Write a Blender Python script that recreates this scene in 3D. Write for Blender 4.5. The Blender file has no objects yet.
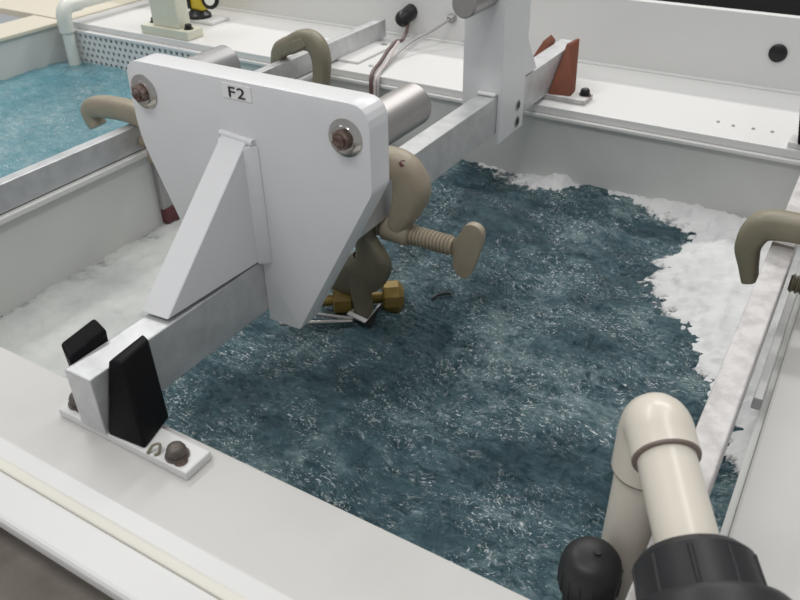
import bpy, bmesh, math, random
import numpy as np
from mathutils import Vector, Matrix
random.seed(7)
S = bpy.context.scene
COL = S.collection
PI = math.pi
# ------------------------------------------------------------------ camera
pitch, yaw, roll = map(math.radians, (-33.7821, 31.6227, -1.049))
fw = Vector((-math.sin(yaw)*math.cos(pitch), math.cos(yaw)*math.cos(pitch), math.sin(pitch)))
rt = fw.cross(Vector((0, 0, 1))).normalized()
up = rt.cross(fw)
r2 = math.cos(roll)*rt + math.sin(roll)*up
u2 = -math.sin(roll)*rt + math.cos(roll)*up
cam = bpy.data.objects.new('camera', bpy.data.cameras.new('camera'))
COL.objects.link(cam)
cam.matrix_world = Matrix(((r2.x, u2.x, -fw.x, .8229), (r2.y, u2.y, -fw.y, -.5329), (r2.z, u2.z, -fw.z, .7688), (0, 0, 0, 1)))
cam.data.sensor_width = 36
cam.data.lens = 777.35*36/800
cam.data.clip_start = .02
cam.data.dof.use_dof = True
cam.data.dof.focus_distance = 1.35
cam.data.dof.aperture_fstop = 9
S.camera = cam
# one unit is half a metre
S.unit_settings.scale_length = .5
# ------------------------------------------------------------------ light
world = bpy.data.worlds.new('room_light'); S.world = world
world.use_nodes = True
world.node_tree.nodes['Background'].inputs['Color'].default_value = (.93, .96, 1, 1)
world.node_tree.nodes['Background'].inputs['Strength'].default_value = .42
def area(name, loc, sx, sy, energy, color=(1, .985, .96), target=None):
    l = bpy.data.lights.new(name, 'AREA'); l.shape = 'RECTANGLE'; l.size = sx; l.size_y = sy; l.energy = energy; l.color = color
    o = bpy.data.objects.new(name, l); COL.objects.link(o); o.location = loc
    if target: o.rotation_euler = (Vector(target)-Vector(loc)).to_track_quat('-Z', 'Y').to_euler()
    return o
area('overhead_light', (-2.5, 1.9, 3.2), .3, 2.6, 58)
area('overhead_light', (.7, 1.2, 3.2), .3, 2.6, 26)
area('overhead_light', (-.4, 4.2, 3.2), 3.2, .3, 100)  # extra lamp added beyond the back wall for water glints and a brighter back
area('overhead_light', (-.3, -1.2, 3.2), 2.6, .3, 44)
S.view_settings.view_transform = 'Standard'
S.view_settings.look = 'None'
S.view_settings.gamma = 1
S.view_settings.use_curve_mapping = False
S.view_settings.exposure = 0.0
S.cycles.max_bounces = 8

# ------------------------------------------------------------------ materials
def mat(name, col, rough=.5, metal=0, noise=None, bump=None, spec=.5, coat=0):
    """noise=(scale, second colour, low, high[, stretch]); bump=(scale, strength)"""
    m = bpy.data.materials.new(name); m.use_nodes = True
    nt = m.node_tree; b = nt.nodes['Principled BSDF']
    b.inputs['Base Color'].default_value = (*col, 1); b.inputs['Roughness'].default_value = rough
    b.inputs['Metallic'].default_value = metal; b.inputs['Specular IOR Level'].default_value = spec
    b.inputs['Coat Weight'].default_value = coat
    tc = nt.nodes.new('ShaderNodeTexCoord')
    if noise:
        src = tc.outputs['Object']
        if len(noise) > 4:
            mp = nt.nodes.new('ShaderNodeMapping'); mp.inputs['Scale'].default_value = noise[4]
            nt.links.new(src, mp.inputs['Vector']); src = mp.outputs['Vector']
        n = nt.nodes.new('ShaderNodeTexNoise'); n.inputs['Scale'].default_value = noise[0]; n.inputs['Detail'].default_value = 7
        n.inputs['Roughness'].default_value = .62
        nt.links.new(src, n.inputs['Vector'])
        r = nt.nodes.new('ShaderNodeValToRGB')
        r.color_ramp.elements[0].position = noise[2]; r.color_ramp.elements[0].color = (*col, 1)
        r.color_ramp.elements[1].position = noise[3]; r.color_ramp.elements[1].color = (*noise[1], 1)
        nt.links.new(n.outputs['Fac'], r.inputs['Fac']); nt.links.new(r.outputs['Color'], b.inputs['Base Color'])
    if bump:
        n2 = nt.nodes.new('ShaderNodeTexNoise'); n2.inputs['Scale'].default_value = bump[0]; n2.inputs['Detail'].default_value = 4
        nt.links.new(tc.outputs['Object'], n2.inputs['Vector'])
        bp = nt.nodes.new('ShaderNodeBump'); bp.inputs['Strength'].default_value = bump[1]; bp.inputs['Distance'].default_value = .004
        nt.links.new(n2.outputs['Fac'], bp.inputs['Height']); nt.links.new(bp.outputs['Normal'], b.inputs['Normal'])
    return m
M = {}
M['plastic'] = mat('white_tank_plastic', (.58, .57, .55), .42, noise=(5, (.54, .525, .495), .45, .75))
M['rim'] = mat('white_rim_plastic', (.70, .695, .68), .36)
M['cream_seam'] = mat('cream_sealant', (.72, .695, .62), .45)
M['liner'] = mat('grey_tank_liner', (.62, .625, .605), .33, noise=(4, (.58, .585, .565), .4, .7))
M['paint'] = mat('light_grey_paint', (.72, .72, .725), .30, noise=(14, (.69, .69, .695), .5, .8), bump=(60, .05))
M['weld'] = mat('painted_weld', (.72, .72, .725), .38, bump=(70, .25))
M['galv'] = mat('galvanised_steel', (.64, .645, .65), .41, .48, noise=(22, (.49, .495, .50), .35, .72), bump=(70, .12))
M['galv_light'] = mat('worn_galvanised_steel', (.58, .56, .55), .5, .2, noise=(30, (.44, .42, .415), .42, .62), bump=(80, .15))
M['steel'] = mat('bright_steel', (.55, .53, .50), .2, 1, noise=(18, (.40, .37, .34), .4, .8))
M['rod'] = mat('polished_steel_rod', (.40, .385, .38), .42, .85, noise=(9, (.42, .40, .39), .4, .75))
M['dull_rod'] = mat('dull_steel_rod', (.36, .355, .355), .38, .6)
M['rust'] = mat('rusty_brown_steel', (.12, .07, .055), .4, .6, noise=(70, (.30, .24, .21), .42, .66))
M['cast'] = mat('olive_painted_cast_iron', (.245, .22, .155), .46, 0, noise=(10, (.185, .165, .115), .4, .75), bump=(120, .16))
M['tan'] = mat('tan_painted_cast_iron', (.34, .29, .215), .44, 0, noise=(10, (.25, .215, .155), .4, .75), bump=(120, .16))
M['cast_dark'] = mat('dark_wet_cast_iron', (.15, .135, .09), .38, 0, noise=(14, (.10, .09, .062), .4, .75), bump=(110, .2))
M['black'] = mat('black_rubber', (.006, .006, .007), .45, spec=.12, noise=(95, (.03, .03, .03), .64, .74), bump=(120, .12))
M['black_plastic'] = mat('black_plastic', (.012, .012, .013), .36, spec=.4)
M['charcoal'] = mat('charcoal_plastic', (.022, .022, .024), .42, spec=.35, bump=(50, .08))
M['bolt'] = mat('dark_brown_bolt', (.10, .085, .075), .5, .4, noise=(60, (.17, .145, .125), .4, .7))
M['pvc'] = mat('cream_pvc', (.70, .65, .56), .28, noise=(8, (.64, .58, .48), .5, .82))
M['pvc_rim'] = mat('brown_glue_ring', (.20, .15, .13), .5)
M['pvc_old'] = mat('aged_white_pvc', (.72, .73, .68), .35, noise=(6, (.62, .64, .56), .45, .8))
M['brass'] = mat('dull_brass', (.27, .185, .045), .4, .35, noise=(30, (.15, .105, .03), .4, .75), bump=(60, .2))
M['redpad'] = mat('red_brown_pad', (.20, .062, .034), .6, spec=.2, noise=(16, (.14, .05, .03), .4, .72, (1, 1, .4)))
M['maroon'] = mat('maroon_cap', (.10, .025, .03), .5)
M['label'] = mat('white_label', (.82, .82, .80), .5)
M['ink'] = mat('black_ink', (.012, .012, .014), .5)
M['post'] = mat('cream_fibreglass', (.70, .69, .57), .38, noise=(7, (.62, .61, .49), .4, .8))
M['yellow'] = mat('yellow_enamel', (.62, .47, .02), .3)
M['clear'] = mat('milky_plate', (.70, .70, .70), .3)
M['floor'] = mat('stained_concrete', (.21, .188, .17), .5, noise=(3, (.15, .135, .122), .4, .7), bump=(20, .1))
M['ledge'] = mat('stained_steel_ledge', (.30, .265, .235), .35, .1, noise=(9, (.20, .175, .155), .4, .7), bump=(25, .3))
M['dark'] = mat('dark_cabinet', (.016, .016, .017), .5)
M['wall'] = mat('cream_wall', (.6, .57, .5), .7)
M['cable_brown'] = mat('brown_cable', (.11, .065, .06), .4)
M['cable_pink'] = mat('pale_sleeved_cable', (.55, .48, .46), .4)
M['cable_grey'] = mat('grey_cable', (.38, .36, .36), .4)
M['perf'] = mat('white_perforated_sheet', (.74, .74, .74), .4, noise=(7, (.70, .66, .55), .55, .75))
def foam_mat(name, a, b, scale, cut, soft):
    """bubbles thin out towards the edge of the raft: the mesh carries its own thickness"""
    m = mat(name, a, .8, noise=(scale, b, .40, .74), bump=(70, .5)); nt = m.node_tree; N = nt.nodes.new; L = nt.links.new
    at = N('ShaderNodeAttribute'); at.attribute_name = 'thickness'
    tc = N('ShaderNodeTexCoord'); n = N('ShaderNodeTexNoise'); n.inputs['Scale'].default_value = 38; n.inputs['Detail'].default_value = 8; n.inputs['Roughness'].default_value = .75
    L(tc.outputs['Object'], n.inputs['Vector'])
    ma = N('ShaderNodeMath'); ma.operation = 'MULTIPLY_ADD'; ma.inputs[1].default_value = 1.3; L(n.outputs['Fac'], ma.inputs[0])
    ad = N('ShaderNodeMath'); ad.operation = 'MULTIPLY'; ad.inputs[1].default_value = 1.0; L(at.outputs['Fac'], ad.inputs[0]); L(ad.outputs[0], ma.inputs[2])
    mr = N('ShaderNodeMapRange'); mr.interpolation_type = 'SMOOTHSTEP'; mr.inputs['From Min'].default_value = cut; mr.inputs['From Max'].default_value = cut+soft
    L(ma.outputs[0], mr.inputs['Value'])
    tr = N('ShaderNodeBsdfTransparent'); mx = N('ShaderNodeMixShader')
    L(mr.outputs[0], mx.inputs['Fac']); L(tr.outputs[0], mx.inputs[1]); L(nt.nodes['Principled BSDF'].outputs[0], mx.inputs[2])
    L(mx.outputs[0], nt.nodes['Material Output'].inputs['Surface'])
    return m
M['counter'] = mat('cream_counter', (.66, .61, .50), .5)
M['foam'] = foam_mat('white_foam', (.68, .68, .675), (.55, .56, .56), 14, .50, .34)
M['foam_grey'] = foam_mat('thin_grey_foam', (.52, .53, .51), (.38, .395, .385), 7, .60, .75)

# ------------------------------------------------------------------ helpers
def tag(o, label=None, cat=None, group=None, kind=None):
    if label: o['label'] = label
    if cat: o['category'] = cat
    if group: o['group'] = group
    if kind: o['kind'] = kind
    return o
def thing(name, label, cat, loc=(0, 0, 0), group=None):
    o = bpy.data.objects.new(name, None); COL.objects.link(o); o.location = loc
    o.empty_display_size = .05
    return tag(o, label, cat, group)
def obj(name, bm, m, parent=None, smooth=False, label=None, sharp=38):
    """link a bmesh given in world coordinates as one object under parent"""
    bmesh.ops.recalc_face_normals(bm, faces=bm.faces)
    me = bpy.data.meshes.new(name)
    origin = Vector((0, 0, 0))
    if parent is not None:
        p = parent
        while p is not None: origin += p.location; p = p.parent
    elif len(bm.verts):
        xs = [v.co for v in bm.verts]
        origin = Vector(((min(v.x for v in xs)+max(v.x for v in xs))/2, (min(v.y for v in xs)+max(v.y for v in xs))/2, min(v.z for v in xs)))
    for v in bm.verts: v.co -= origin
    bm.to_mesh(me); bm.free()
    me.materials.append(m)
    if smooth:
        for p in me.polygons: p.use_smooth = True
        try: me.set_sharp_from_angle(angle=math.radians(sharp))
        except Exception: pass
    o = bpy.data.objects.new(name, me); COL.objects.link(o)
    if parent is not None: o.parent = parent
    else: o.location = origin
    if label: o['label'] = label
    return o
def B(): return bmesh.new()
def join(a, b):
    me = bpy.data.meshes.new('tmp'); b.to_mesh(me); b.free(); a.from_mesh(me); bpy.data.meshes.remove(me); return a
def bevel(bm, w, seg=2):
    if w: bmesh.ops.bevel(bm, geom=list(bm.edges), offset=w, segments=seg, profile=.6, affect='EDGES', clamp_overlap=True)
    return bm
def box(x0, x1, y0, y1, z0, z1, bev=0, seg=2):
    bm = B(); bmesh.ops.create_cube(bm, size=1)
    for v in bm.verts:
        v.co = Vector((x0+(v.co.x+.5)*(x1-x0), y0+(v.co.y+.5)*(y1-y0), z0+(v.co.z+.5)*(z1-z0)))
    return bevel(bm, bev, seg)
def hexa(pts, bev=0, seg=2):
    """8 points: bottom 4 ccw, top 4 ccw"""
    bm = B(); v = [bm.verts.new(p) for p in pts]
    for f in ((3, 2, 1, 0), (4, 5, 6, 7), (0, 1, 5, 4), (1, 2, 6, 5), (2, 3, 7, 6), (3, 0, 4, 7)): bm.faces.new([v[i] for i in f])
    return bevel(bm, bev, seg)
def prism(poly, axis, a, b, bev=0, seg=2):
    """extrude a polygon: axis 'y' -> poly is (x,z); 'x' -> (y,z); 'z' -> (x,y)"""
    def P(p, t): return {'y': (p[0], t, p[1]), 'x': (t, p[0], p[1]), 'z': (p[0], p[1], t)}[axis]
    bm = B(); lo = [bm.verts.new(P(p, a)) for p in poly]; hi = [bm.verts.new(P(p, b)) for p in poly]; n = len(poly)
    bm.faces.new(lo[::-1]); bm.faces.new(hi)
    for i in range(n): bm.faces.new((lo[i], lo[(i+1) % n], hi[(i+1) % n], hi[i]))
    bmesh.ops.recalc_face_normals(bm, faces=bm.faces)
    if bev:
        bmesh.ops.bevel(bm, geom=list(bm.edges), offset=bev, segments=seg, profile=.6, affect='EDGES', clamp_overlap=True)
    return bm
def frame_of(d):
    d = Vector(d).normalized(); a = Vector((0, 0, 1)) if abs(d.z) < .9 else Vector((1, 0, 0))
    u = d.cross(a).normalized(); return d, u, d.cross(u)
def lathe(p0, d, prof, n=28, phase=0):
    """prof: list of (distance along d, radius); closed at the ends"""
    d, u, w = frame_of(d); p0 = Vector(p0); bm = B(); rings = []
    for t, r in prof:
        rings.append([bm.verts.new(p0+d*t+(u*math.cos(2*PI*i/n+phase)+w*math.sin(2*PI*i/n+phase))*r) for i in range(n)])
    for a, b in zip(rings, rings[1:]):
        for i in range(n): bm.faces.new((a[i], a[(i+1) % n], b[(i+1) % n], b[i]))
    bm.faces.new(rings[0][::-1]); bm.faces.new(rings[-1])
    return bm
def cyl(a, b, r, n=24, ch=0):
    a, b = Vector(a), Vector(b); L = (b-a).length
    prof = [(0, r-ch), (ch, r), (L-ch, r), (L, r-ch)] if ch else [(0, r), (L, r)]
    return lathe(a, b-a, prof, n)
def smooth_path(pts, sub=8):
    pts = [Vector(p) for p in pts]; out = []
    P = [2*pts[0]-pts[1]]+pts+[2*pts[-1]-pts[-2]]
    for i in range(1, len(P)-2):
        for k in range(sub):
            t = k/sub; a, b, c, d = P[i-1:i+3]
            out.append(.5*((2*b)+(c-a)*t+(2*a-5*b+4*c-d)*t*t+(3*b-a-3*c+d)*t**3))
    out.append(pts[-1]); return out
def tube(path, r, n=12):
    """path: Vectors; r number or list"""
    bm = B(); rings = []; prev = None
    for i, p in enumerate(path):
        t = (path[min(i+1, len(path)-1)]-path[max(i-1, 0)]).normalized()
        if prev is None: _, u, w = frame_of(t)
        else: u = (prev-t*prev.dot(t)).normalized(); w = t.cross(u)
        prev = u; rr = r[i] if isinstance(r, (list, tuple)) else r
        rings.append([bm.verts.new(p+(u*math.cos(2*PI*k/n)+w*math.sin(2*PI*k/n))*rr) for k in range(n)])
    for a, b in zip(rings, rings[1:]):
        for i in range(n): bm.faces.new((a[i], a[(i+1) % n], b[(i+1) % n], b[i]))
    bm.faces.new(rings[0][::-1]); bm.faces.new(rings[-1])
    return bm
def cast_arm(pts, y, thick, place=None):
    """curved casting: pts = (x, z, width); lens-shaped section, flattened along y"""
    c = smooth_path([(p[0], p[1], p[2]) for p in pts], 7)
    bm = B(); rings = []; n = 16
    for i, p in enumerate(c):
        a = c[min(i+1, len(c)-1)]; b = c[max(i-1, 0)]
        t = Vector((a.x-b.x, 0, a.y-b.y)).normalized(); nn = Vector((t.z, 0, -t.x)); w = p.z
        ring = []
        for k in range(n):
            an = 2*PI*k/n; ca, sa = math.cos(an), math.sin(an)
            e = .62
            q = nn*(math.copysign(abs(ca)**e, ca)*w/2)+Vector((0, 1, 0))*(math.copysign(abs(sa)**e, sa)*thick/2)
            ring.append(bm.verts.new(Vector((p.x, y, p.y))+q))
        rings.append(ring)
    for a, b in zip(rings, rings[1:]):
        for i in range(n): bm.faces.new((a[i], a[(i+1) % n], b[(i+1) % n], b[i]))
    bm.faces.new(rings[0][::-1]); bm.faces.new(rings[-1])
    return bm
def thread(p0, d, L, r, pitch=.0082, n=20):
    prof = [(0, r*.86)]; t = 0
    while t < L-pitch:
        prof += [(t+pitch*.15, r*.80), (t+pitch*.45, r), (t+pitch*.65, r), (t+pitch*.95, r*.80)]; t += pitch
    prof.append((L, r*.86))
    return lathe(p0, d, prof, n)
def hexnut(p, d, r, h, phase=0):
    return lathe(p, d, [(0, r), (h*.82, r), (h, r*.86)], 6, phase)

# ------------------------------------------------------------------ room
tag(obj('floor', box(-4.5, 3.2, -3, 3.6, -1.75, -1.7), M['floor']), kind='structure')
tag(obj('wall_back', box(-4.5, 3.2, 3.6, 3.7, -1.7, 2.2), M['wall']), kind='structure')
o = thing('cabinet', 'dark cabinet standing behind the white back panel of the tank', 'cabinet', (.9, 2.6, -1.7))
obj('body', box(.0, 2.8, 2.25, 2.9, -1.7, .24, .01), M['dark'], o)
obj('door', box(.05, 1.35, 2.235, 2.25, -1.6, .2, .004), M['dark'], o)
obj('door', box(1.4, 2.75, 2.235, 2.25, -1.6, .2, .004), M['dark'], o)

# ------------------------------------------------------------------ tank
D, XL, XR, YB = 1.4902, -.686, .832, 1.9246
T = thing('wash_tank', 'long white plastic tank with several basins and wide flat rims', 'tank', (0, 0, -1.7))
obj('near_deck', box(-2.9, 1.9, -.139, 0, -.05, 0, .003), M['plastic'], T)
obj('near_rim', box(-2.9, 1.9, -.166, -.137, -.06, .0035, .003), M['rim'], T)
obj('near_rim', box(-2.9, 1.9, -.234, -.177, -.020, .002, .008, 3), M['rim'], T)
obj('sealant_strip', box(-2.9, 1.9, -.179, -.164, -.05, .0045, .003), M['cream_seam'], T, label='cream sealant strip along the near rim')
obj('front_ledge', box(-2.9, 1.9, -.80, -.1605, -.19, -.16, .004), M['ledge'], T, label='stained brownish ledge below the near rim')
obj('front_panel', box(-2.9, 1.9, -.16, -.13, -1.7, -.05), M['plastic'], T)
obj('left_counter', box(-2.9, -1.935, D+.001, YB+.6, -.022, .004, .003), M['counter'], T, label='cream counter at the left end')
obj('back_deck', box(-1.934, 1.9, D, YB, -.022, 0, .0025), M['rim'], T)
obj('right_deck', box(XR, 1.9, 0.001, D-.001, -.05, 0, .004), M['plastic'], T)
obj('lip', box(-2.14, XR, D-.013, D+.01, -.032, -.0225, .002), M['rim'], T)
obj('lip', box(XL, XL+.010, .002, D-.014, -.010, .003, .002), M['rim'], T)
obj('lip', box(.809, .8225, .50, D-.014, -.034, -.012, .002), M['rim'], T)
obj('divider', box(-.72, XL, .002, D-.002, -.75, .005, .003), M['liner'], T)
obj('inner_wall', box(-2.14, XR+.01, D+.002, D+.03, -.75, -.0225), M['liner'], T)
obj('inner_wall', box(.8226, XR+.03, .001, D, -.75, -.051), M['liner'], T)
obj('inner_wall', box(-2.9, XR, -.03, -.002, -.75, -.05), M['liner'], T)
obj('tank_bottom', box(-2.9, XR, 0, D, -.8, -.75), M['liner'], T)
obj('left_rim', box(-2.14, -1.955, .002, D-.001, -.014, 0, .003), M['counter'], T)
obj('left_wall', box(-2.13, -1.965, .002, D-.014, -.75, -.014), M['liner'], T)
obj('far_basin_floor', box(-2.9, -2.13, .002, D, -.2, -.17), M['plastic'], T)
obj('far_basin_wall', box(-2.14, -2.125, .002, D, -.17, -.005), M['plastic'], T)
obj('outer_panel', box(1.86, 1.9, -.2, YB, -1.7, -.05), M['plastic'], T)
bp = obj('back_panel', box(-2.2, 1.9, YB, YB+.028, -.02, .207, .003), M['rim'], T)
obj('seam_bead', cyl((-2.2, YB-.002, .002), (1.9, YB-.002, .002), .006, 8), M['rim'], T)
plug = obj('hole_plug', lathe((.5867, YB-.006, .107), (0, 1, 0), [(-.004, .018), (0, .0245), (.008, .0255)], 28), M['black_plastic'], T, True, 'round black plug in the back panel')
for (x, y) in ((-.5641, 1.5669), (.516, 1.5943), (.5564, 1.5838), (.6056, 1.5868), (.6517, 1.5885)):
    r = .008 if x < 0 else .0045
    obj('screw_head', lathe((x, y, -.001), (0, 0, 1), [(0, r), (.003, r), (.0045, r*.6)], 12), M['dull_rod'], T)

# perforated sheet: real round holes
bm = B(); dx, dz, hr = .0285, .0240, .0072
nx, nz, px0, pz0 = 25, 7, -1.895, -.198
for j in range(nz):
    off = dx/2 if j % 2 else 0
    for i in range(nx):
        cx, cz = px0+off+(i+.5)*dx, pz0+(j+.5)*dz
        sq, ci = [], []
        for k in range(8):
            a = PI/4*k; c, s = math.cos(a), math.sin(a); q = max(abs(c), abs(s))
            sq.append(bm.verts.new((cx+c/q*dx/2, 1.47, cz+s/q*dz/2))); ci.append(bm.verts.new((cx+c*hr, 1.47, cz+s*hr)))
        for k in range(8): bm.faces.new((sq[k], sq[(k+1) % 8], ci[(k+1) % 8], ci[k]))
bmesh.ops.remove_doubles(bm, verts=bm.verts, dist=1e-5)
bmesh.ops.solidify(bm, geom=bm.faces[:], thickness=.003)
o = thing('perforated_panel', 'white perforated sheet hanging on the back wall of the left basin', 'panel', (-1.52, 1.47, -.19))
obj('sheet', bm, M['perf'], o)
obj('hanging_flange', box(-1.89, -1.15, 1.466, 1.478, -.031, -.0225), M['perf'], o)

# ------------------------------------------------------------------ noise and water
def vnoise(x, y, seed):
    rng = np.random.RandomState(seed); tab = rng.rand(256, 256)
    xi = np.floor(x).astype(int); yi = np.floor(y).astype(int); fx = x-xi; fy = y-yi
    fx = fx*fx*fx*(fx*(fx*6-15)+10); fy = fy*fy*fy*(fy*(fy*6-15)+10)
    g = lambda a, b: tab[a & 255, b & 255]
    return (g(xi, yi)*(1-fx)+g(xi+1, yi)*fx)*(1-fy)+(g(xi, yi+1)*(1-fx)+g(xi+1, yi+1)*fx)*fy
def ridged(x, y, seed): return 1-np.abs(2*vnoise(x, y, seed)-1)
def grid_object(name, X, Y, Z, m, keep=None):
    ny, nx = X.shape
    co = np.stack([X, Y, Z], -1).reshape(-1, 3)
    idx = np.arange(nx*ny).reshape(ny, nx)
    f = np.stack([idx[:-1, :-1], idx[:-1, 1:], idx[1:, 1:], idx[1:, :-1]], -1).reshape(-1, 4)
    if keep is not None:
        k = keep.reshape(-1); f = f[k[f].all(1)]
        used = np.zeros(len(co), bool); used[f.reshape(-1)] = True
        remap = np.cumsum(used)-1; co = co[used]; f = remap[f]
    me = bpy.data.meshes.new(name)
    me.from_pydata(co.tolist(), [], f.tolist()); me.materials.append(m)
    me.polygons.foreach_set('use_smooth', np.ones(len(me.polygons), bool)); me.update()
    o = bpy.data.objects.new(name, me); COL.objects.link(o); return o

def water_mat(name, deep, mid, light, speck, trans=0., rough=.05, clump=.52):
    """turbid water: soft murk, clumps of pale specks painted for bubbles and sparkle, ripples"""
    m = bpy.data.materials.new(name); m.use_nodes = True; nt = m.node_tree; N = nt.nodes.new; L = nt.links.new
    b = nt.nodes['Principled BSDF']; out = nt.nodes['Material Output']
    tc = N('ShaderNodeTexCoord')
    def noise(scale, detail, rgh, src, dist=0.):
        n = N('ShaderNodeTexNoise'); n.inputs['Scale'].default_value = scale; n.inputs['Detail'].default_value = detail
        n.inputs['Roughness'].default_value = rgh; n.inputs['Distortion'].default_value = dist; L(src, n.inputs['Vector']); return n
    def mrange(src, a, c, lo=0., hi=1.):
        r = N('ShaderNodeMapRange'); r.interpolation_type = 'SMOOTHSTEP'
        for k, v in zip(('From Min', 'From Max', 'To Min', 'To Max'), (a, c, lo, hi)): r.inputs[k].default_value = v
        L(src, r.inputs['Value']); return r.outputs[0]
    def math_(op, a, c):
        n = N('ShaderNodeMath'); n.operation = op; L(a, n.inputs[0])
        if isinstance(c, float): n.inputs[1].default_value = c
        else: L(c, n.inputs[1])
        return n.outputs[0]
    wn = noise(3.0, 3, .5, tc.outputs['Object'])
    vm = N('ShaderNodeVectorMath'); vm.operation = 'SCALE'; vm.inputs['Scale'].default_value = .16; L(wn.outputs['Color'], vm.inputs[0])
    va = N('ShaderNodeVectorMath'); va.operation = 'ADD'; L(tc.outputs['Object'], va.inputs[0]); L(vm.outputs[0], va.inputs[1])
    mp = N('ShaderNodeMapping'); mp.inputs['Rotation'].default_value = (0, 0, .45); mp.inputs['Scale'].default_value = (1, 1.9, 1); L(va.outputs[0], mp.inputs['Vector'])
    big = noise(4.2, 4, .55, tc.outputs['Object'])
    murk = noise(17, 8, .66, mp.outputs[0], .4)
    f = math_('ADD', math_('MULTIPLY', big.outputs['Fac'], .5), math_('MULTIPLY', murk.outputs['Fac'], .5))
    r = N('ShaderNodeValToRGB'); e = r.color_ramp.elements
    e[0].position = .40; e[0].color = (*deep, 1); e[1].position = .66; e[1].color = (*light, 1)
    q = e.new(.52); q.color = (*mid, 1); L(f, r.inputs['Fac'])
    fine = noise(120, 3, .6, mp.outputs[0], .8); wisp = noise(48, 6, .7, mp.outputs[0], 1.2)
    sp = math_('MAXIMUM', mrange(fine.outputs['Fac'], .575, .68), mrange(wisp.outputs['Fac'], .55, .72))  # specks colour in surface glints along with the entrained bubbles
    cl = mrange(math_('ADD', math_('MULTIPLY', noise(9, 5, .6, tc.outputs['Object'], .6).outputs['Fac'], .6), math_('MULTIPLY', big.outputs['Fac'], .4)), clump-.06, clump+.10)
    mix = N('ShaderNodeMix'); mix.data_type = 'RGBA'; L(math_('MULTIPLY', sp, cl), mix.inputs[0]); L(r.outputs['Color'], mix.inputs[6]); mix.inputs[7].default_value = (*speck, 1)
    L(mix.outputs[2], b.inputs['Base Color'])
    b.inputs['Roughness'].default_value = rough; b.inputs['IOR'].default_value = 1.33; b.inputs['Specular IOR Level'].default_value = .5
    n3 = noise(58, 6, .6, mp.outputs[0], .5)
    bu = N('ShaderNodeBump'); bu.inputs['Strength'].default_value = .7; bu.inputs['Distance'].default_value = .012
    L(n3.outputs['Fac'], bu.inputs['Height']); L(bu.outputs['Normal'], b.inputs['Normal'])
    if trans:
        tr = N('ShaderNodeBsdfTransparent'); tr.inputs['Color'].default_value = (.60, .84, .88, 1)
        ms = N('ShaderNodeMixShader'); ms.inputs['Fac'].default_value = 1-trans
        L(tr.outputs[0], ms.inputs[1]); L(b.outputs[0], ms.inputs[2]); L(ms.outputs[0], out.inputs['Surface'])
    return m
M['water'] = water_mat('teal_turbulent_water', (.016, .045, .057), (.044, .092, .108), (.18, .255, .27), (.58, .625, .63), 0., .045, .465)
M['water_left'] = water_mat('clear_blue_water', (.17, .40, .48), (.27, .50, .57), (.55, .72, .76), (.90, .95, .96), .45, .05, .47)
ZW = -.223
def chop(X, Y, amp, seed):
    w1 = vnoise(X*5, Y*5, seed+9)*.5; w2 = vnoise(X*5+40, Y*5, seed+8)*.5
    Z = (vnoise(X*4, Y*4, seed)-.5)*1.6
    Z += (ridged(X*11+w1*3, Y*15+w2*3, seed+1)-.5)*.75
    Z += (ridged(X*27+w1*5, Y*36+w2*5, seed+2)-.5)*.5
    Z += (ridged(X*60+w2*6, Y*80+w1*6, seed+3)-.5)*.34
    return Z*amp
X, Y = np.meshgrid(np.linspace(XL-.01, XR+.01, 700), np.linspace(-.01, D+.01, 690))
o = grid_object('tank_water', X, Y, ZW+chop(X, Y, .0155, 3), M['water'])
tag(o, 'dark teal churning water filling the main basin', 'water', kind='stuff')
X, Y = np.meshgrid(np.linspace(-1.97, -.74, 340), np.linspace(-.01, D+.005, 360))
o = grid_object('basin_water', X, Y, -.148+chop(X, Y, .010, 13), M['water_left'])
tag(o, 'clear light blue bubbling water in the left basin', 'water', kind='stuff')

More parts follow.
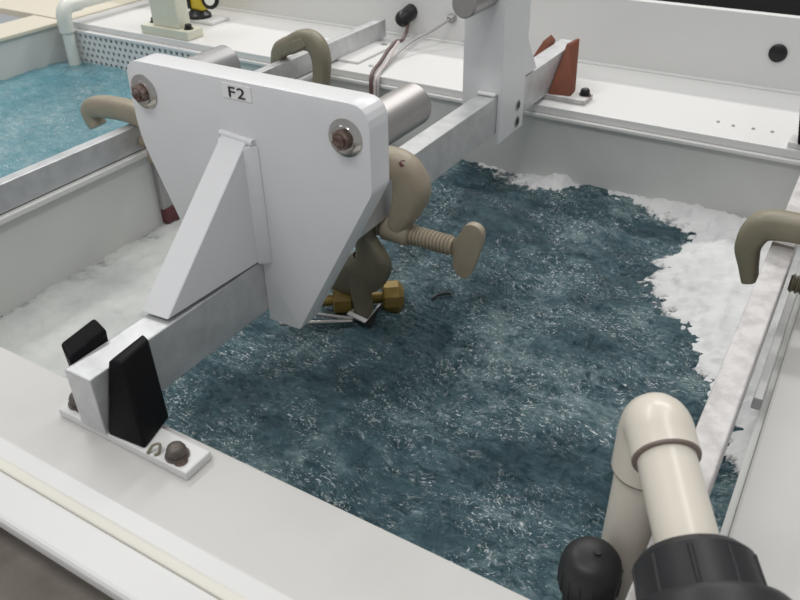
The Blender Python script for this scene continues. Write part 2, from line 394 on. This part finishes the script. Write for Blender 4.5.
def foam(name, poly, h, m, label, seed, edge=.06, rough=.05, bump=.012, res=.006):
    P = np.array(poly, float)
    x0, y0 = P.min(0)-.06; x1, y1 = P.max(0)+.06
    x0 = max(x0, XL-.005); x1 = min(x1, XR+.005); y0 = max(y0, -.005); y1 = min(y1, D+.008)
    X, Y = np.meshgrid(np.arange(x0, x1+res, res), np.arange(y0, y1+res, res))
    d = np.full(X.shape, 9.); ins = np.zeros(X.shape, bool)
    for (ax, ay), (bx, by) in zip(P, np.roll(P, -1, 0)):
        ex, ey = bx-ax, by-ay; t = np.clip(((X-ax)*ex+(Y-ay)*ey)/(ex*ex+ey*ey), 0, 1)
        d = np.minimum(d, np.hypot(X-ax-t*ex, Y-ay-t*ey))
        c = ((ay > Y) != (by > Y)) & (X < ex*(Y-ay)/(ey if abs(ey) > 1e-9 else 1e-9)+ax); ins ^= c
    sd = np.where(ins, d, -d)
    sd = sd+(vnoise(X*14, Y*14, seed)-.5)*rough*1.6+(vnoise(X*40, Y*40, seed+1)-.5)*rough+(vnoise(X*95, Y*95, seed+4)-.5)*rough*.7
    k = np.clip(sd/edge, -1, 1); k = np.where(k > 0, k*k*(3-2*k), k)
    Z = ZW+.009+np.where(k > 0, h-.008, .016)*k+np.maximum(k, 0)*(bump*(ridged(X*18, Y*18, seed+2)-.5)+bump*.6*(vnoise(X*60, Y*60, seed+3)-.5))
    keep = k > -.98
    o = grid_object(name, X, Y, np.maximum(Z, ZW-.012), m, keep)
    th = np.clip(sd/edge*.5+.35, 0, 1)
    # same vertex order as grid_object keeps
    idx = np.arange(X.size).reshape(X.shape); f = np.stack([idx[:-1, :-1], idx[:-1, 1:], idx[1:, 1:], idx[1:, :-1]], -1).reshape(-1, 4)
    f = f[keep.reshape(-1)[f].all(1)]; used = np.zeros(X.size, bool); used[f.reshape(-1)] = True
    a = o.data.attributes.new('thickness', 'FLOAT', 'POINT'); a.data.foreach_set('value', th.reshape(-1)[used].astype(np.float32))
    return tag(o, label, 'foam', kind='stuff')
foam('foam', [(-.12, 1.494), (.0, 1.490), (.06, 1.468), (.13, 1.466), (.2, 1.482), (.39, 1.478), (.48, 1.462), (.535, 1.405), (.575, 1.33), (.565, 1.25), (.535, 1.18), (.53, 1.12), (.57, 1.05), (.62, .97), (.66, .90), (.70, .83), (.74, .77), (.79, .69), (.80, .62), (.86, .58), (.86, 1.52), (-.12, 1.52)],
     .026, M['foam'], 'thick white foam piled along the right and back walls of the main basin', 57, .045, .024, .007, .005)
foam('foam', [(-.72, -.03), (-.34, -.03), (-.34, .25), (-.36, .5), (-.38, .8), (-.42, 1.1), (-.45, 1.5), (-.72, 1.5)],
     .014, M['foam_grey'], 'thin grey-white foam spread over the left side of the main basin', 31, .10, .05, .005, .006)

# ------------------------------------------------------------------ bars
BZ0, BZ1 = .0146, .1121
def bar(name, x0, x1, y0, y1, z0, z1, m, label, tube_wall=.006):
    o = thing(name, label, 'bar', ((x0+x1)/2, (y0+y1)/2, z0))
    obj('tube', box(x0, x1, y0, y1, z0, z1, .0022), m, o)
    w = tube_wall
    return o
cross = bar('support_bar', 0, .05, -.0677, 1.76, BZ0, BZ1, M['galv'], 'grey galvanised square bar spanning the main basin under the white plate')
bar('support_bar', -.717, XL, -.3, 1.856, .0085, .0694, M['galv'], 'long grey bar lying on the divider between both basins')
bar('support_bar', .7622, .7988, -.07, 1.60, BZ0, .1114, M['galv_light'], 'mottled grey bar running along the right rim of the tank')

def wedge_pad(side, x, y, m, parent, far=False):
    """a leaning trapezoid cheek beside a bar end; side=+1 on the right"""
    s = side
    if s > 0:
        pts = [(x+.002, y+.0, BZ0), (x+.072, y+.004, BZ0), (x+.054, y+.066, BZ0), (x+.002, y+.066, BZ0),
               (x+.003, y+.028, .134), (x+.024, y+.034, .125), (x+.024, y+.088, .124), (x+.003, y+.09, .140)]
    else:
        pts = [(x-.062, y+.008, BZ0), (x-.002, y+.0, BZ0), (x-.002, y+.066, BZ0), (x-.052, y+.066, BZ0),
               (x-.026, y+.016, .131), (x-.003, y+.012, .131), (x-.003, y+.082, .141), (x-.024, y+.076, .146)]
    obj('wedge_pad', hexa(pts, .006, 3), m, parent, True)
def bracket(name, label, xc, y0, y1, xl, xr, padm, bolt_xy, boltm=None, pads=(1, -1), pad_y=None):
    o = thing(name, label, 'bracket', (xc, (y0+y1)/2, 0), 'bar end brackets')
    obj('base_plate', box(xl, xr, y0, y1, 0.0002, BZ0, .003), M['rim'] if padm is M['black'] else M['galv_light'], o)
    for x, y in bolt_xy:
        b = obj('bolt', lathe((x, y, BZ0), (0, 0, 1), [(0, .0165), (.003, .0165), (.0032, .0135), (.012, .0135), (.017, .011), (.0195, .006)], 20), boltm or M['bolt'], o, True)
        obj('washer', lathe((x+.012, y-.006, BZ0), (0, 0, 1), [(0, .0095), (.0022, .0095)], 16), M['rust'], b)
    return o
nb = bracket('bar_bracket', 'white base plate with two black wedges holding the near bar end', .025, -.0648, -.0162, -.0551, .1988, M['black'], [(.1655, -.046), (-.036, -.040)])
# near wedges
obj('wedge_pad', hexa([(.0515, -.066, BZ0), (.120, -.0605, BZ0), (.102, .004, BZ0), (.0515, .006, BZ0),
                       (.0515, -.035, .124), (.074, -.030, .127), (.070, .024, .130), (.0515, .031, .130)], .005, 3), M['black'], nb, True)
obj('wedge_pad', hexa([(-.026, -.043, BZ0), (-.0015, -.046, BZ0), (-.0015, .006, BZ0), (-.026, .006, BZ0),
                       (-.026, -.047, .134), (-.0015, -.056, .119), (-.0015, .013, .127), (-.023, .013, .143)], .005, 3), M['black'], nb, True)
obj('wire_loop', tube(smooth_path([(.128, -.064, BZ0+.001), (.131, -.055, .024), (.139, -.050, .026), (.142, -.056, .018), (.139, -.062, BZ0+.001)]), .0022, 6), M['cast'], nb, True, 'greenish wire loop')
fb = bracket('bar_bracket', 'steel base plate with two red-brown wedges holding the far bar end', .025, 1.5415, 1.6105, -.09, .165, M['redpad'], [(.147, 1.59)], M['black_plastic'])
fb['label'] = 'steel base plate with two red-brown wedges holding the far bar end'
obj('wedge_pad', hexa([(.0525, 1.545, BZ0), (.117, 1.556, BZ0), (.112, 1.61, BZ0), (.0525, 1.60, BZ0),
                       (.0515, 1.665, .128), (.060, 1.672, .124), (.066, 1.735, .128), (.0535, 1.735, .125)], .003, 2), M['redpad'], fb, True)
obj('wedge_pad', hexa([(-.06, 1.55, BZ0), (-.0015, 1.545, BZ0), (-.0015, 1.60, BZ0), (-.055, 1.60, BZ0),
                       (-.020, 1.665, .128), (-.002, 1.67, .118), (-.002, 1.72, .118), (-.018, 1.72, .134)], .003, 2), M['redpad'], fb, True)
rb = bracket('bar_bracket', 'white base plate with black wedges under the far end of the right bar', .78, 1.50, 1.56, .70, .86, M['black'], [(.84, 1.53)])
obj('wedge_pad', hexa([(.722, 1.490, BZ0), (.760, 1.486, BZ0), (.760, 1.556, BZ0), (.722, 1.556, BZ0),
                       (.700, 1.50, .128), (.760, 1.495, .140), (.760, 1.556, .140), (.700, 1.556, .128)], .006, 3), M['black'], rb, True)
obj('wedge_pad', hexa([(.8005, 1.50, BZ0), (.845, 1.505, BZ0), (.835, 1.56, BZ0), (.8005, 1.56, BZ0),
                       (.8005, 1.51, .128), (.82, 1.515, .128), (.815, 1.56, .132), (.8005, 1.56, .132)], .006, 3), M['black'], rb, True)
o = thing('spacer_block', 'pale flat block under the far end of the divider bar', 'block', (-.70, 1.72, 0))
obj('block', box(-.79, -.61, 1.56, 1.80, .0002, .0083, .002), M['rim'], o)
obj('hole_cap', lathe((-.64, 1.77, .0083), (0, 0, 1), [(0, .012), (.002, .011)], 14), M['dull_rod'], o)

# ------------------------------------------------------------------ mounting frame
F = thing('plate_fixture', 'white painted steel plate fixture marked F2 sitting over the bar', 'fixture', (.025, .31, .0))
yp0, yp1 = .2905, .338
def rounded(poly, rad, seg=5):
    out = []; n = len(poly)
    for i in range(n):
        p = Vector(poly[i]); a = Vector(poly[i-1]); b = Vector(poly[(i+1) % n]); r = rad[i]
        if r == 0: out.append(tuple(p)); continue
        u = (a-p).normalized(); v = (b-p).normalized()
        for k in range(seg+1):
            t = k/seg; A = p+u*r; C = p+v*r
            out.append(tuple((1-t)**2*A+2*t*(1-t)*p+t*t*C))
    return out
poly = [(-.1852, .412), (-.1852, .285), (-.068, -.005), (-.0005, -.005), (-.0005, BZ1+.001), (.0505, BZ1+.001), (.0505, -.005), (.1155, -.005), (.2726, .285), (.2726, .412)]
poly = rounded(poly, [.030, .035, .004, 0, 0, 0, 0, .004, .008, .032])
obj('front_plate', prism(poly, 'y', yp0, yp1, .003, 2), M['paint'], F, True, None, 19)
bm = B()
g0 = [bm.verts.new(p) for p in ((-.005, .0775, .1185), (.008, .2903, .1185), (.008, .2903, .326), (.008, .281, .326))]
g1 = [bm.verts.new(p) for p in ((.0455, .0815, .1185), (.0565, .2903, .1185), (.0565, .2903, .323), (.0565, .281, .323))]
bm.faces.new(g0[::-1]); bm.faces.new(g1)
for k in range(4): bm.faces.new((g0[k], g0[(k+1) % 4], g1[(k+1) % 4], g1[k]))
obj('gusset', bevel(bm, .0012, 1), M['paint'], F, False)
obj('weld_bead', prism([(.0555, .2903), (.0735, .2903), (.0555, .273)], 'z', BZ1+.002, .318, .004, 2), M['weld'], F, True)
obj('weld_bead', prism([(-.010, .2903), (.0090, .2903), (.0090, .272)], 'z', BZ1+.002, .318, .004, 2), M['weld'], F, True)
obj('weld_bead', cyl((.003, .287, .327), (.066, .287, .322), .0058, 10), M['weld'], F, True)
def stud(x, z):
    w = obj('washer', lathe((x, yp0, z), (0, -1, 0), [(0, .0275), (.002, .0275), (.005, .0225), (.0052, .0195), (.007, .0185)], 36), M['steel'], F, True, 'shiny coned washer')
    obj('nut', hexnut((x, yp0-.0068, z), (0, -1, 0), .0150, .0085, .3), M['rust'], w, False)
    obj('stud_end', lathe((x, yp0-.015, z), (0, -1, 0), [(0, .0088), (.003, .0088), (.004, .0075)], 18), M['rust'], w, True)
stud(-.1535, .364); stud(.2330, .362)
lb = obj('label_plate', box(.0165, .0715, yp0-.0012, yp0, .3838, .4065, .0004, 1), M['label'], F, label='small white label reading F2')
cu = bpy.data.curves.new('lettering', 'FONT'); cu.body = 'F2'; cu.size = .0225; cu.extrude = .0004; cu.align_x = 'CENTER'; cu.space_character = 1.08
tmp = bpy.data.objects.new('tmp', cu); COL.objects.link(tmp); bpy.context.view_layer.update()
me = bpy.data.meshes.new_from_object(tmp.evaluated_get(bpy.context.evaluated_depsgraph_get())); bpy.data.objects.remove(tmp)
me.transform(Matrix.Translation((.044-.025, yp0-.0018-.31, .3868)) @ Matrix.Rotation(PI/2, 4, 'X') @ Matrix.Diagonal((1.5, 1, 1, 1)))
me.materials.clear(); me.materials.append(M['ink'])
o = bpy.data.objects.new('lettering', me); COL.objects.link(o); o.parent = lb
# rod stubs behind the plate
obj('rod', cyl((.236, yp1, .354), (.236, .474, .354), .033, 36, .006), M['rod'], F, True)
obj('rod', cyl((-.151, yp1, .358), (-.151, .487, .358), .032, 36, .006), M['dull_rod'], F, True)
# far block: notched over the bar, with gusset on its far side
poly = [(-.047, -.012), (-.0005, -.012), (-.0005, BZ1+.001), (.0505, BZ1+.001), (.0505, -.012), (.0600, -.012), (.0600, .47), (-.047, .47)]
obj('rear_plate', prism(poly, 'y', 1.2, 1.352, .002, 2), M['paint'], F, False)
obj('gusset', prism([(1.3525, .1185), (1.44, .1185), (1.3525, .235)], 'x', .006, .054, .0015, 1), M['paint'], F)
obj('weld_bead', box(-.0, .05, 1.186, 1.1995, BZ1+.0005, .122, .005, 3), M['weld'], F, True)
for z in (.057, .012):
    h = obj('slot_bolt', lathe((.0600, 1.312, z), (1, 0, 0), [(-.001, .015), (.001, .015), (.0012, .012)], 20), M['dull_rod'], F, True)
    obj('socket', lathe((.0612, 1.314, z), (1, 0, 0), [(0, .0095), (.0003, .0095)], 16), M['dark'], h)
obj('rod', cyl((.012, 1.2, .352), (.012, 1.075, .352), .030, 36, .003), M['rod'], F, True)

# ------------------------------------------------------------------ clamps
def wing(p, m, parent, y, th=.016, k=1.):
    """flat rounded thumb wing in the xz plane, at the end of a screw along +x"""
    x, z = p
    poly = [(x-.020, z+.010), (x-.004, z+.030), (x+.010, z+.056), (x+.030, z+.062), (x+.046, z+.052), (x+.048, z+.028),
            (x+.040, z-.005), (x+.032, z-.035), (x+.022, z-.058), (x+.006, z-.066), (x-.012, z-.050), (x-.016, z-.02), (x-.020, z-.010)]
    poly = [(x+(a-x)*k, z+(b-z)*k) for a, b in poly]
    poly = [tuple(v.xy) for v in smooth_path([(a, b, 0) for a, b in poly+poly[:1]], 3)[:-1]]
    obj('wing_handle', prism(poly, 'y', y-th/2, y+th/2, .0045, 3), m, parent, True)
# A: large tan clamp over the crossbar
ya = .68
A = thing('c_clamp', 'large tan clamp straddling the bar behind the plate, with threaded screw and wing handle', 'clamp', (.025, ya, BZ1), 'C-clamps on the bars')
obj('body', cast_arm([(-.036, -.030, .030), (-.040, .02, .038), (-.036, .09, .05), (-.012, .139, .05), (.04, .1425, .052), (.088, .134, .064), (.108, .098, .078), (.099, .055, .066), (.085, .022, .052), (.077, .004, .040)], ya, .052), M['tan'], A, True)
obj('boss', lathe((.040, ya, -.0115), (1, 0, 0), [(0, .021), (.004, .0255), (.062, .0265), (.066, .023)], 24), M['tan'], A, True)
s = obj('screw', thread((-.022, ya, -.0115), (1, 0, 0), .227, .0212), M['tan'], A, True)
wing((.222, -.0105), M['tan'], A, ya)
obj('swivel_pad', lathe((-.036, ya, -.0115), (1, 0, 0), [(0, .018), (.003, .0245), (.014, .0245), (.016, .017)], 22), M['cast_dark'], A, True)
obj('chipped_paint', lathe((.100, ya-.0205, .1530), (.35, -.80, .5), [(-.004, .0085), (.0012, .0075), (.0018, .005)], 6), M['maroon'], A, True, 'rust spot in a chip of the paint')
# B: clamp hanging under the bar
yb = .638
Bc = thing('c_clamp', 'dark wet clamp hanging under the bar, its jaw touching the water', 'clamp', (.02, yb, -.01), 'C-clamps on the bars')
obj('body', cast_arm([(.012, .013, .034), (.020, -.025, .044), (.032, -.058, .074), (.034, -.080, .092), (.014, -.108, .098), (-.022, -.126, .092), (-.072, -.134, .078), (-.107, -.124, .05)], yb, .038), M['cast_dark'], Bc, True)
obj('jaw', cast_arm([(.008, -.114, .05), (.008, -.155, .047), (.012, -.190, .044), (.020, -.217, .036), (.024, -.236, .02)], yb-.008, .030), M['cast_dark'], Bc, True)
# C: clamp on the divider bar at the back
yc = 1.31
Cc = thing('c_clamp', 'olive clamp arched over the divider bar near the back deck', 'clamp', (-.68, yc, .07), 'C-clamps on the bars')
obj('body', cast_arm([(-.735, .012, .026), (-.733, .06, .034), (-.715, .098, .05), (-.675, .118, .056), (-.628, .138, .060), (-.590, .133, .060), (-.570, .10, .056), (-.570, .05, .048), (-.580, -.01, .045), (-.585, -.05, .045)], yc, .05), M['cast'], Cc, True)
obj('rib', prism([(-.66, .10), (-.62, .118), (-.60, .13), (-.615, .15), (-.655, .136)], 'y', yc-.029, yc-.024, .002, 1), M['cast'], Cc)
obj('screw', thread((-.672, yc, -.035), (1, 0, 0), .16, .014), M['cast'], Cc, True)
# Dd: clamp on the right bar
yd = .765
Dc = thing('c_clamp', 'olive clamp hooked over the mottled right bar', 'clamp', (.78, yd, .112), 'C-clamps on the bars')
obj('body', cast_arm([(.744, .034, .026), (.736, .062, .032), (.728, .100, .044), (.742, .137, .05), (.785, .146, .046), (.84, .143, .045), (.885, .125, .05), (.90, .085, .05), (.89, .045, .05)], yd, .046), M['cast'], Dc, True)
obj('boss', lathe((.865, yd, .045), (1, 0, 0), [(0, .022), (.05, .024)], 22), M['cast'], Dc, True)
obj('screw', thread((.806, yd, .045), (1, 0, 0), .16, .0165), M['cast_dark'], Dc, True)
wing((.978, .045), M['cast'], Dc, yd, .016, .65)
# E: clamp on the divider bar by the left basin
ye = .70
Ec = thing('c_clamp', 'tan clamp reaching over the divider bar into the left basin', 'clamp', (-.72, ye, .07), 'C-clamps on the bars')
obj('body', cast_arm([(-.838, .040, .034), (-.848, .058, .044), (-.850, .078, .052), (-.822, .094, .054), (-.75, .102, .054), (-.675, .100, .055), (-.632, .075, .055), (-.628, .03, .05), (-.635, -.01, .05)], ye, .045), M['tan'], Ec, True)
obj('screw', thread((-.684, ye, .03), (1, 0, 0), .15, .0145), M['tan'], Ec, True)
o = thing('hanging_strap', 'flat grey strap with a maroon tip hanging on the divider wall', 'strap', (-.665, .73, -.25))
obj('strap', box(-.6855, -.670, .712, .772, -.166, -.0105, .002), M['dull_rod'], o)
obj('tip', box(-.6855, -.664, .713, .771, -.206, -.1665, .003), M['maroon'], o, label='maroon tip')

# ------------------------------------------------------------------ brass fitting and holder at the water
o = thing('brass_fitting', 'brass rod with two chunky hex collars at the water line under the clamp', 'fitting', (-.005, .68, -.22))
d = Vector((.087, .06, 0)).normalized(); c0 = Vector((-.052, .640, -.203)); c1 = Vector((.036, .700, -.200))
obj('rod', cyl(c0-d*.05, c1+d*.01, .013, 16), M['brass'], o, True)
obj('collar', lathe(c0-d*.020, d, [(0, .028), (.004, .036), (.040, .036), (.044, .028)], 8, .3), M['brass'], o)
obj('collar', lathe(c1-d*.016, d, [(0, .030), (.004, .038), (.036, .038), (.048, .024)], 10, .1), M['brass'], o)
o = thing('sample_holder', 'thin bent steel plate with two rods at the water line beside the brass', 'holder', (0, .60, -.23))
v = [(-.012, -.203), (.036, -.209), (.070, -.158)]
obj('bent_plate', prism(v+[(.066, -.159), (.034, -.2125), (-.013, -.2065)], 'y', .600, .612), M['rim'], o, label='pale front edge of the bent plate')
obj('bent_plate', prism([(-.012, -.2035), (.036, -.2095), (.069, -.159), (.066, -.160), (.034, -.245), (-.013, -.240)], 'y', .6125, .622), M['bolt'], o)
obj('tie_rod', cyl((-.120, .500, -.207), (.012, .585, -.205), .0050, 10), M['steel'], o, True)
obj('tie_rod', cyl((-.110, .545, -.198), (.010, .592, -.204), .0045, 10), M['dull_rod'], o, True)
o = tag(obj('bubble_shadow', tube(smooth_path([(.112, .757, -.214), (.124, .775, -.208), (.140, .79, -.208), (.146, .788, -.213)]), .0035, 6), M['dark'], None, True),
        'small dark twig-like curl standing in for a bubble shadow on the teal water', 'bubble_shadow')  # dark tube modelled in place of a shadow among the bubbles

# ------------------------------------------------------------------ cream pvc pipe, right foreground
V = Vector((.7310, .1165, .219)); E2 = Vector((.7988, -.004, .190)); pd = (E2-V).normalized()
Pp = thing('pvc_pipe', 'cream plastic pipe with an elbow rising from the water into a black union', 'pipe', (.7305, .0953, -.3))
obj('riser', cyl((V.x, V.y, -.40), (V.x, V.y, V.z-.05), .0288, 36), M['pvc'], Pp, True)
obj('branch', cyl(V+pd*.03, V+pd*.21, .0288, 36), M['pvc'], Pp, True)
path = []
p0, p1, p2_ = Vector((V.x, V.y, V.z-.036)), V+Vector((0, 0, .006)), V+pd*.036
for k in range(13):
    t = k/12; path.append((1-t)**2*p0+2*t*(1-t)*p1+t*t*p2_)
path = [Vector((V.x, V.y, V.z-.078)), Vector((V.x, V.y, V.z-.0775))]+path+[p2_+pd*.017, p2_+pd*.0175]
rad = [.0340]*len(path)
obj('elbow', tube(path, rad, 36), M['pvc'], Pp, True)
obj('glue_ring', lathe((V.x, V.y, V.z-.0815), (0, 0, 1), [(0, .030), (.001, .0337), (.0035, .0337)], 36), M['pvc_rim'], Pp, True, 'brown glue ring')
obj('glue_ring', lathe(p2_+pd*.0175, pd, [(0, .0337), (.0022, .0333), (.003, .030)], 36), M['pvc_rim'], Pp, True, 'brown glue ring')
U0 = V+pd*.156
un = obj('union_nut', lathe(U0, pd, [(0, .034), (.002, .046), (.010, .053), (.05, .055), (.055, .050)], 40), M['charcoal'], Pp, True, 'charcoal black union nut')
for k in range(10):
    a = 2*PI*k/10; _, uu, ww = frame_of(pd); q = uu*math.cos(a)+ww*math.sin(a)
    obj('grip_rib', cyl(U0+pd*.014+q*.0525, U0+pd*.048+q*.0535, .0026, 8), M['charcoal'], un, True)
obj('valve_body', lathe(U0+pd*.050, pd, [(0, .05), (.004, .069), (.012, .074), (.09, .076), (.095, .06)], 44), M['charcoal'], Pp, True, 'charcoal black valve body')
# black capped stub beside it
K = thing('capped_stub', 'black domed cap on a short black stub beside the cream pipe', 'cap', (.7095, .048, -.3))
obj('stub', cyl((.7095, .048, -.35), (.7095, .048, .03), .026, 28), M['black_plastic'], K, True)
kc = obj('cap', lathe((.7095, .048, .000), (0, 0, 1), [(0, .030), (.003, .0335), (.034, .0345), (.046, .032), (.054, .027), (.058, .018), (.0595, .006)], 36), M['charcoal'], K, True)
for k in range(16):
    a = 2*PI*k/16
    obj('grip_rib', cyl((.7095+.0333*math.cos(a), .048+.0333*math.sin(a), .006), (.7095+.0338*math.cos(a), .048+.0338*math.sin(a), .034), .0018, 6), M['charcoal'], kc, True)
obj('vent_pin', lathe((.7135, .049, .059), (0, 0, 1), [(0, .004), (.003, .004)], 10), M['dark'], kc)

# ------------------------------------------------------------------ left basin pipe, post, tool
o = thing('pvc_pipe', 'old white plastic pipe with elbow dipping into the left basin', 'pipe', (-1.82, 1.42, -.3))
obj('riser', cyl((-1.872, 1.43, -.30), (-1.872, 1.43, .03), .0225, 24), M['pvc_old'], o, True)
pth = [Vector((-1.872, 1.43, -.02)), Vector((-1.872, 1.43, -.019))]
for k in range(9):
    t = k/8; pth.append((1-t)**2*Vector((-1.872, 1.43, .02))+2*t*(1-t)*Vector((-1.872, 1.43, .072))+t*t*Vector((-1.872, 1.475, .072)))
pth += [Vector((-1.87, 1.51, .072)), Vector((-1.87, 1.511, .072))]
obj('elbow', tube(pth, .0285, 24), M['pvc_old'], o, True)
obj('branch', cyl((-1.87, 1.50, .072), (-1.85, 2.3, .072), .0235, 24), M['pvc_old'], o, True)
obj('strainer', lathe((-1.872, 1.43, -.28), (0, 0, 1), [(0, .05), (.09, .066), (.118, .062), (.124, .03)], 20), M['charcoal'], o, True, 'dark strainer under water')
o = thing('mounting_post', 'cream square post on a bolted foot on the back deck', 'post', (-1.42, 1.55, 0))
obj('foot', box(-1.535, -1.300, 1.499, 1.580, .0002, .032, .004), M['post'], o)
obj('upright', hexa([(-1.485, 1.515, .032), (-1.352, 1.515, .032), (-1.352, 1.575, .032), (-1.485, 1.575, .032),
                     (-1.49, 1.515, .5), (-1.358, 1.515, .5), (-1.358, 1.575, .5), (-1.49, 1.575, .5)], .006), M['post'], o)
for x, y in ((-1.512, 1.55), (-1.326, 1.535)):
    obj('bolt', lathe((x, y, .032), (0, 0, 1), [(0, .017), (.004, .017), (.0045, .0125), (.016, .0125), (.018, .009)], 16), M['black_plastic'], o, True)
o = thing('hand_tool', 'yellow and black tool standing behind the cream post', 'tool', (-1.46, 1.76, 0))
obj('pad', box(-1.56, -1.37, 1.70, 1.80, .0002, .012, .004), M['clear'], o)
obj('foot', lathe((-1.475, 1.745, .012), (0, 0, 1), [(0, .048), (.012, .048), (.022, .036), (.03, .030)], 20), M['black_plastic'], o, True)
obj('body', box(-1.545, -1.435, 1.725, 1.78, .04, .26, .012, 3), M['yellow'], o, True)
obj('bumper', box(-1.515, -1.49, 1.718, 1.724, .045, .24, .002), M['black_plastic'], o)
obj('dial', lathe((-1.40, 1.745, .085), (.3, -1, .2), [(0, .034), (.01, .036), (.012, .030), (.013, .024)], 24), M['black_plastic'], o, True)
obj('dial_face', lathe(Vector((-1.40, 1.745, .085))+Vector((.3, -1, .2)).normalized()*.0135, (.3, -1, .2), [(0, .022), (.002, .02)], 20), M['label'], o, True, 'pale dial face')

# ------------------------------------------------------------------ cable glands and cables on the back panel
o = thing('cable_gland', 'black ribbed cable gland on the back panel with a brown cable', 'gland', (-.627, YB, .08))
gd = Vector((-.15, -1, -.35))
obj('nut', lathe((-.622, YB+.002, .088), gd, [(-.01, .026), (.012, .028), (.030, .028), (.034, .024)], 10), M['black_plastic'], o)
obj('dome', lathe(Vector((-.622, YB, .088))+gd.normalized()*.03, gd, [(0, .027), (.02, .029), (.034, .024), (.042, .014)], 20), M['black_plastic'], o, True)
obj('cable', tube(smooth_path([(-.612, 1.895, .066), (-.603, 1.87, .054), (-.582, 1.82, .043), (-.568, 1.77, .032), (-.568, 1.73, .037), (-.558, 1.67, .029), (-.530, 1.57, .016), (-.511, 1.495, .007), (-.498, 1.462, -.03), (-.49, 1.452, -.2)], 8), .0062, 10), M['cable_brown'], o, True)
obj('sleeve', tube(smooth_path([(-.554, 1.725, .040), (-.535, 1.65, .027), (-.509, 1.57, .014), (-.492, 1.495, .005), (-.483, 1.462, -.03), (-.476, 1.453, -.2)], 8), .0048, 8), M['cable_pink'], o, True)
o = thing('cable_gland', 'small grey cable gland on the back panel with a thin grey cable', 'gland', (-.455, YB, .085))
obj('dome', lathe((-.455, YB+.002, .085), (-.3, -1, -.1), [(-.006, .015), (.012, .016), (.022, .010)], 16), M['dull_rod'], o, True)
obj('cable', tube(smooth_path([(-.458, 1.90, .083), (-.485, 1.83, .060), (-.517, 1.77, .042), (-.528, 1.69, .022), (-.516, 1.60, .008), (-.490, 1.505, .005), (-.472, 1.462, -.035), (-.462, 1.453, -.2)], 8), .0046, 10), M['cable_grey'], o, True)
